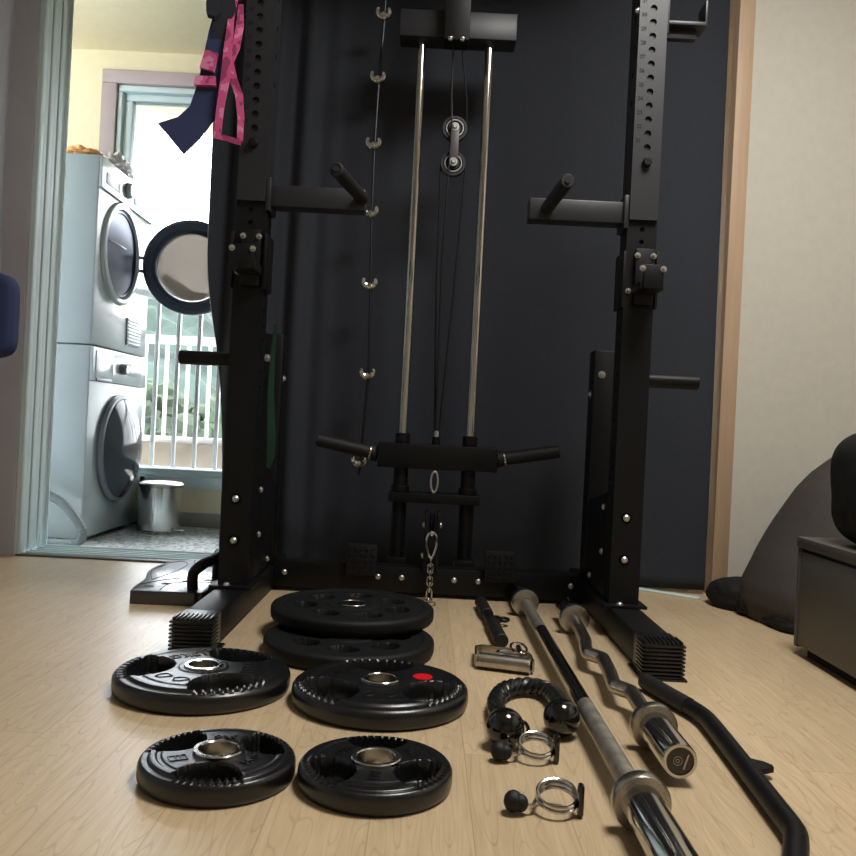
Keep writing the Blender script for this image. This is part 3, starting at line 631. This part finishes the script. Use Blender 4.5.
# triceps rope
rp = thing('triceps_rope', 'black braided triceps rope bent into a U with two ball ends', 'cable rope', (.2, 1.42, 0))
core = catmull([Vector(p) for p in ((.139, 1.325, .030), (.137, 1.39, .021), (.140, 1.46, .019), (.163, 1.525, .019), (.205, 1.553, .019), (.238, 1.530, .019), (.2475, 1.465, .020), (.238, 1.385, .028))], 14)
b = MB()
Ls = [0]
for i in range(1, len(core)): Ls.append(Ls[-1] + (core[i]-core[i-1]).length)
for s_ in range(3):
    strand = []
    for i, p in enumerate(core):
        t = (core[min(i+1, len(core)-1)] - core[max(i-1, 0)]).normalized(); B = Vector((0, 0, 1)); N = t.cross(B).normalized()
        ph = 2*pi*Ls[i]/.052 + s_*2*pi/3; strand.append(p + N*.007*cos(ph) + B*.007*sin(ph))
    b.tube(strand, .0088, 10)
b.build('braid', M['rubber'], rp)
for x, y in ((.140, 1.293), (.235, 1.352)):
    MB().ell((x, y, .0305), (.0295, .0295, .0295), 32).lathe([(.012, .02), (.019, .026), (.019, .036), (.013, .038)], (x, y, .0305), (0, .9 if x < .2 else .9, -.2), 24).build('ball_end', M['gloss'], rp)
MB().tube([Vector((.168 + .012*cos(t), 1.33, .016 + .013*sin(t))) for t in [2*pi*k/20 for k in range(20)]], .003, 8, closed=True).build('loop', M['cable'], rp)

# spring clips
def clip(label, loc, rot):
    t = thing('spring_clip', label, 'bar clip', (0, 0, 0), 'spring clips on the floor')
    P = [Vector((.0275, -.012, .024)), Vector((.0262, -.006, .024))]
    for k in range(91):
        a = 2*pi*2.47*k/90; P.append(Vector((.0245*cos(a), .0245*sin(a), .026 - .013*k/90 + .007*sin(a))))
    P += [Vector((-.031, -.011, .0115)), Vector((-.040, -.0125, .0125)), Vector((-.052, -.0105, .015))]
    MB().tube(P, .0026, 8).build('spring_wire', M['steel'], t)
    MB().ell((-.056, -.010, .0155), (.0125, .013, .0135), 20).ell((-.047, -.012, .0145), (.010, .010, .011), 16).build('grip_knob', M['grip'], t)
    MB().box(.0245, .0325, -.018, -.004, .001, .042, .0035).build('grip_tab', M['gloss'], t)
    t.location = loc; t.rotation_euler.z = rot; return t
c2 = clip('nearest chrome spring clip with black grips, alone on the front floor', (.187, 1.082, 0), 0)
c1 = copy_tree(c2); c1.location = (.182, 1.252, 0); c1.rotation_euler.z = radians(4); c1['label'] = 'chrome spring clip lying against the ball ends of the rope'

# push-up board
pb = thing('push_up_board', 'glossy black foot board with small holes on the floor left of the rack', 'exercise board', (-.65, 2.4, 0))
outline = [(-.729, 2.14), (-.60, 2.145), (-.560, 2.15), (-.545, 2.2), (-.545, 2.60), (-.60, 2.645), (-.67, 2.66), (-.735, 2.63), (-.775, 2.54), (-.775, 2.42), (-.745, 2.30), (-.738, 2.2)]
oc = catmull([Vector((x, y, 0)) for x, y in outline] + [Vector((-.729, 2.14, 0))], 4)[:-1]
MB().prism([(p.x, p.y) for p in oc], 'z', 0, .035, .003).build('board_body', M['board'], pb)
for x, y in ((-.700, 2.20), (-.672, 2.245), (-.628, 2.29), (-.580, 2.32), (-.655, 2.60), (-.62, 2.56), (-.64, 2.625)):
    MB().lathe([(0, .0006), (.012, .0006), (.0125, 0)], (x, y, .035), (0, 0, 1), 24).build('socket', M['groove'], pb)
MB().tube(catmull([Vector(p) for p in ((-.722, 2.29, .0352), (-.765, 2.42, .0352), (-.76, 2.54, .0352), (-.735, 2.60, .0352), (-.70, 2.55, .0352), (-.70, 2.42, .0352), (-.722, 2.29, .0352))]), .0012, 6).tube(catmull([Vector(p) for p in ((-.73, 2.22, .0352), (-.67, 2.32, .0352), (-.56, 2.36, .0352))]), .0012, 6).tube(catmull([Vector(p) for p in ((-.66, 2.155, .0352), (-.655, 2.26, .0352), (-.56, 2.29, .0352))]), .0012, 6).tube(catmull([Vector(p) for p in ((-.70, 2.64, .0352), (-.69, 2.59, .0352), (-.66, 2.53, .0352), (-.58, 2.55, .0352), (-.555, 2.59, .0352))]), .0012, 6).build('groove_line', M['groove'], pb)
MB().tube(catmull([Vector(p) for p in ((-.585, 2.19, .034), (-.585, 2.19, .075), (-.565, 2.20, .098), (-.552, 2.25, .104), (-.552, 2.32, .104), (-.565, 2.37, .098), (-.57, 2.38, .034))]), .014, 16).build('handle', M['grip'], pb)

# ------------------------------------------------------------------ right-hand corner
cabn = thing('low_cabinet', 'low olive grey cabinet on the right with a black bag on top', 'cabinet', (1.06, 1.45, 0))
MB().box(.895, 1.26, .92, 1.95, 0, .022).build('plinth', M['bagblack'], cabn)
MB().box(.889, 1.27, .90, 1.965, .02, .245, .001).build('body', M['cab'], cabn)
MB().box(.868, 1.275, .895, 1.972, .248, .272, .002).box(.89, 1.27, .91, 1.96, .24, .249).build('top_panel', M['cab'], cabn)
for y0, y1 in ((1.43, 1.955), (.905, 1.425)): MB().box(.872, .889, y0, y1, .026, .240, .0015).build('door', M['cab'], cabn)
MB().box(.871, .89, 1.957, 1.971, .02, .247, .001).build('side_panel', M['cab'], cabn)
def lump(name, matl, c, R, amp, fr, sx=1, p=2.4, parent=None, zmin=None, seed=0, M0=None, taper=0):
    bmh = bmesh.new(); bmesh.ops.create_icosphere(bmh, subdivisions=5, radius=1)
    for v in bmh.verts:
        d = v.co.normalized(); k = (abs(d.x)**p + abs(d.y)**p + abs(d.z)**p)**(-1/p)
        q = Vector((d.x*k*R[0], d.y*k*R[1], d.z*k*R[2]))
        q *= 1 + amp*noise.noise(d*fr + Vector((seed, 0, 0))) + amp*.4*noise.noise(d*fr*3.1 + Vector((seed, 4, 0)))
        if taper: f = 1 - taper*max(0, d.z*k*.5 + .5); q.x *= f; q.y *= f
        if M0: q = M0 @ q
        q += Vector(c)
        if zmin is not None and q.z < zmin: q.z = zmin
        v.co = q
    b = MB(); b._add(bmh); return b.build(name, matl, parent, angle=180)
bg = thing('black_bag', 'bulging black fabric bag standing on the low grey cabinet', 'bag', (1.07, 1.80, .272))
lump('bag_body', M['bagblack'], (1.085, 1.79, .398), (.205, .13, .138), .025, 1.5, p=3.6, parent=bg, zmin=.2725, seed=3)
MB().tube(catmull([Vector(p) for p in ((.905, 1.76, .31), (.895, 1.74, .40), (.93, 1.72, .47), (1.02, 1.71, .50))]), .004, 8).build('piping', M['strap'], bg)
MB().ribbon(catmull([Vector(p) for p in ((1.0, 1.80, .525), (1.04, 1.80, .56), (1.12, 1.80, .56), (1.16, 1.80, .525))]), .03, .005, (0, 1, 0)).build('carry_strap', M['strap'], bg)
be = thing('bean_bag', 'big dark taupe bean bag slumped against the beige wall behind the cabinet', 'bean bag', (1.2, 2.33, 0))
b = MB()
prof = [(0, .325), (.1, .335), (.2, .325), (.3, .300), (.4, .272), (.5, .238), (.6, .200), (.7, .160), (.8, .118), (.9, .066), (1.0, .0)]
def beanf(u, v):
    a = 2*pi*u; i = min(int(v*10), 9); f = v*10 - i; r = prof[i][1]*(1-f) + prof[i+1][1]*f
    z = .455*v; r *= .88*(1 + .05*sin(3*a+1) + .06*noise.noise((cos(a)*1.5, sin(a)*1.5, v*3)))
    lean = .10*v
    return (1.20 + r*cos(a)*1.02 - .05*v, 2.315 + r*sin(a)*.92 + lean, max(.0, z - .02*(1-v)*0))
b.grid(beanf, 64, 40, closed_u=True); b.build('cover', M['bean'], be, angle=180)
lump('fabric_fold', M['bagblack'], (.955, 2.50, .034), (.10, .09, .052), .10, 1.4, parent=be, zmin=0.0, seed=7)
lump('fabric_fold', M['bagblack'], (.985, 2.375, .030), (.095, .06, .040), .10, 1.5, parent=be, zmin=0.0, seed=12)
lump('fabric_fold', M['bagblack'], (1.05, 2.25, .024), (.13, .12, .050), .10, 1.5, parent=be, zmin=0.0, seed=15)

# chair edge at far left
cr = thing('padded_chair', 'dark blue padded chair back cut off by the left picture edge', 'chair', (-1.15, 1.9, 0))
bp = lump('backrest', M['chair'], (-1.135, 1.9, .683), (.203, .03, .098), .0, 1, p=7, parent=cr)
lump('seat', M['chair'], (-1.19, 1.68, .44), (.19, .2, .035), 0, 1, p=6, parent=cr)
for x in (-1.33, -1.05):
    MB().cyl((x, 1.90, 0), (x, 1.90, .62), .011, 16).build('rear_leg', M['black'], cr)
    MB().cyl((x, 1.52, 0), (x, 1.52, .42), .011, 16).build('front_leg', M['black'], cr)

# ------------------------------------------------------------------ laundry balcony
FXm, Y0, Y1 = -1.348, 3.37, 4.02
yc = (Y0+Y1)/2
wm = thing('washing_machine', 'white front loading washing machine with dark glass door, at the bottom of the stack', 'washing machine', (-1.65, yc, -.05))
MB().box(FXm-.6, FXm-.004, Y0, Y1, -.03, .742, .008).build('cabinet', M['enamel'], wm)
for dx, dy in ((-.06, .06), (-.06, .59), (-.54, .06), (-.54, .59)): MB().cyl((FXm+dx, Y0+dy, -.05), (FXm+dx, Y0+dy, -.03), .02, 16).build('foot', M['greyplas'], wm)
MB().box(FXm-.01, FXm+.006, Y0+.004, Y1-.004, .602, .74, .004).build('control_panel', M['enamel2'], wm)
dw = MB().box(FXm, FXm+.010, Y0+.03, Y0+.22, .612, .726, .004).build('detergent_drawer', M['enamel2'], wm)
MB().box(FXm+.006, FXm+.012, Y0+.04, Y0+.20, .603, .616, .002).build('drawer_grip', M['greyplas'], dw)
MB().lathe([(.024, 0), (.024, .022), (.021, .026), (0, .026)], (FXm+.006, 3.69, .668), (1, 0, 0), 32).build('knob', M['greyplas'], wm)
MB().lathe([(.017, 0), (.016, .003), (0, .003)], (FXm+.032, 3.69, .668), (1, 0, 0), 32).build('knob_face', M['enamel2'], wm)
MB().box(FXm+.006, FXm+.008, 3.76, 3.93, .645, .70, .001).build('display', M['enamel'], wm)
wd = MB().lathe([(.208, .0), (.230, .0), (.232, .010), (.226, .020), (.216, .024), (.208, .022)], (FXm, 3.70, .325), (1, 0, 0), 64, closed=True).build('door', M['greyplas'], wm)
MB().lathe([(0, .085), (.05, .083), (.10, .075), (.15, .060), (.19, .040), (.212, .026), (.212, .004), (0, .004)], (FXm, 3.70, .325), (1, 0, 0), 64).build('door_glass', M['darkglass'], wd)
hs = catmull([Vector(p) for p in ((-1.62, 3.36, .30), (-1.56, 3.31, .24), (-1.47, 3.27, .165), (-1.39, 3.26, .125), (-1.335, 3.25, .075), (-1.30, 3.25, .02), (-1.315, 3.26, -.022), (-1.38, 3.28, -.034), (-1.50, 3.30, -.034), (-1.7, 3.31, -.034))], 10)
MB().tube(hs, [.0155 + .0022*(k % 2) for k in range(len(hs))], 16).build('drain_hose', M['hose'], wm)
dy_ = thing('clothes_dryer', 'white clothes dryer with its round door swung open, on top of the washing machine', 'dryer', (-1.65, yc, .745))
MB().box(FXm-.6, FXm-.004, Y0, Y1, .746, 1.50, .008).build('cabinet', M['enamel'], dy_)
MB().box(FXm-.008, FXm+.006, Y0+.004, Y1-.004, 1.372, 1.496, .004).build('control_panel', M['enamel2'], dy_)
MB().box(FXm+.003, FXm+.009, Y0+.05, Y0+.20, 1.40, 1.445, .002).build('tank_handle', M['greyplas'], dy_)
MB().lathe([(.032, 0), (.032, .020), (.028, .024), (0, .024)], (FXm+.006, 3.66, 1.435), (1, 0, 0), 32).build('knob', M['enamel2'], dy_)
MB().lathe([(.034, 0), (.034, .006), (.033, .006)], (FXm+.006, 3.66, 1.435), (1, 0, 0), 32).build('knob_ring', M['greyplas'], dy_)
MB().box(FXm+.005, FXm+.008, 3.74, 3.86, 1.40, 1.46, .001).build('display', M['greyplas'], dy_)
oz, oy = 1.155, 3.635
MB().lathe([(.180, -.003), (.188, .012), (.205, .014), (.213, .010), (.217, .0), (.217, -.003)], (FXm, oy, oz), (1, 0, 0), 64).build('opening_ring', M['enamel2'], dy_)
MB().lathe([(.181, .003), (.172, .0035), (.168, -.001), (.10, -.001), (0, -.001)], (FXm, oy, oz), (1, 0, 0), 64).build('drum', M['drum'], dy_)
MB().box(FXm+.002, FXm+.004, oy-.13, oy+.05, oz+.03, oz+.036, .0005).build('lint_screen', M['enamel'], dy_)
vg = MB().box(FXm-.004, FXm+.002, 3.75, 3.92, .78, .90, .001)
for k in range(8): vg.box(FXm, FXm+.005, 3.755, 3.915, .786+.0145*k, .793+.0145*k, .0008)
vg.build('vent_grille', M['enamel'], dy_)
# open door hinged on the far side of the opening
hy = 3.865
D0 = Vector((FXm+.238, hy, oz)); ax = Vector((.10, -1, 0)).normalized()
dd = MB().lathe([(.150, -.02), (.160, .012), (.172, .022), (.200, .022), (.214, .012), (.216, -.012), (.208, -.022), (.160, -.024)], D0, ax, 72, closed=True).build('open_door', M['navyplas'], dy_)
dd['label'] = 'round dark door swung open'
MB().lathe([(0, .052), (.06, .050), (.11, .042), (.140, .028), (.152, .010), (.152, .006), (.138, .022), (.108, .036), (.06, .044), (0, .046)], D0, ax, 64).build('door_bowl', M['bowl_reflection'], dd)
for z in (oz+.03, oz-.03): MB().cyl((FXm-.002, 3.83, z), (FXm+.03, hy, z), .008, 12).build('hinge', M['greyplas'], dd)
# things on the dryer
o = lump('crumpled_cloth', M['orange'], (-1.47, 3.47, 1.524), (.075, .06, .024), .35, 3.0, zmin=1.501, seed=21); tag(o, 'crumpled orange cloth on the front corner of the dryer top', 'cloth')
o = lump('plastic_bag', M['clearbag'], (-1.42, 3.70, 1.536), (.06, .10, .05), .5, 3.6, zmin=1.501, seed=25); tag(o, 'crumpled milky plastic bag on the dryer top above the knob', 'plastic bag')
# pedal bin
tc = thing('pedal_bin', 'round stainless steel pedal bin on the speckled laundry floor beside the washing machine', 'trash can', (-1.19, 3.84, -.05))
MB().lathe([(0, 0), (.096, 0), (.098, .012), (.095, .016), (.095, .205), (.092, .208), (0, .208)], (-1.19, 3.84, -.05), (0, 0, 1), 64).build('body', M['steel'], tc)
MB().lathe([(0, .232), (.05, .231), (.088, .226), (.0985, .218), (.0985, .206), (.0, .206)], (-1.19, 3.84, -.05), (0, 0, 1), 64).build('lid', M['satin'], tc)
MB().box(-1.11, -1.06, 3.775, 3.80, -.035, -.028, .002, Matrix.Rotation(0, 4, 'Z')).cyl((-1.13, 3.80, -.035), (-1.08, 3.785, -.032), .004).build('pedal', M['steel'], tc)
bs = thing('cleaning_stick', 'thin stick with a pale pink grip between the washing machine and the steel bin', 'stick', (-1.318, 3.965, -.05))
MB().cyl((-1.318, 3.965, .10), (-1.318, 3.965, .19), .010, 16, .002).build('dark_end', M['pole'], bs); MB().cyl((-1.318, 3.965, .03), (-1.318, 3.965, .10), .011, 16, .002).build('grip', M['pinkgrip'], bs)
MB().cyl((-1.318, 3.965, -.05), (-1.318, 3.965, .03), .009, 16).box(-1.334, -1.302, 3.95, 3.98, -.05, -.038, .003).build('foot', M['enamel2'], bs)

# ------------------------------------------------------------------ light
w = bpy.data.worlds.new('overcast sky'); scene.world = w; w.use_nodes = True; nt = w.node_tree; N, L = nt.nodes, nt.links
bgn = N['Background']; tcn = N.new('ShaderNodeTexCoord'); nz = N.new('ShaderNodeTexNoise'); nz.inputs['Scale'].default_value = 3.2; nz.inputs['Detail'].default_value = 5
mpn = N.new('ShaderNodeMapping'); mpn.inputs['Scale'].default_value = (1, 1, 2.4); L.new(tcn.outputs['Generated'], mpn.inputs[0]); L.new(mpn.outputs[0], nz.inputs['Vector'])
rp_ = N.new('ShaderNodeValToRGB'); rp_.color_ramp.elements[0].position = .38; rp_.color_ramp.elements[0].color = (.74, .86, 1.0, 1); rp_.color_ramp.elements[1].position = .6; rp_.color_ramp.elements[1].color = (1, 1, 1, 1)
L.new(nz.outputs['Fac'], rp_.inputs[0]); L.new(rp_.outputs[0], bgn.inputs['Color']); bgn.inputs['Strength'].default_value = 12.0
def area(name, loc, rot, size, power, col, shape='DISK', sy=None):
    l = bpy.data.lights.new(name, 'AREA'); l.shape = shape; l.size = size
    if sy: l.size_y = sy
    l.energy = power; l.color = col
    o = bpy.data.objects.new(name, l); COL.objects.link(o); o.location = loc; o.rotation_euler = rot; return o
area('ceiling_lamp', (.70, 1.25, 2.27), (0, 0, 0), .75, 50, (1.0, .97, .92))
scene.view_settings.view_transform = 'Standard'; scene.view_settings.look = 'None'; scene.view_settings.gamma = 1; scene.view_settings.use_curve_mapping = False
scene.view_settings.exposure = 0.0
scene.cycles.use_denoising = True
scene.cycles.max_bounces = 10; scene.cycles.diffuse_bounces = 5; scene.cycles.caustics_reflective = False
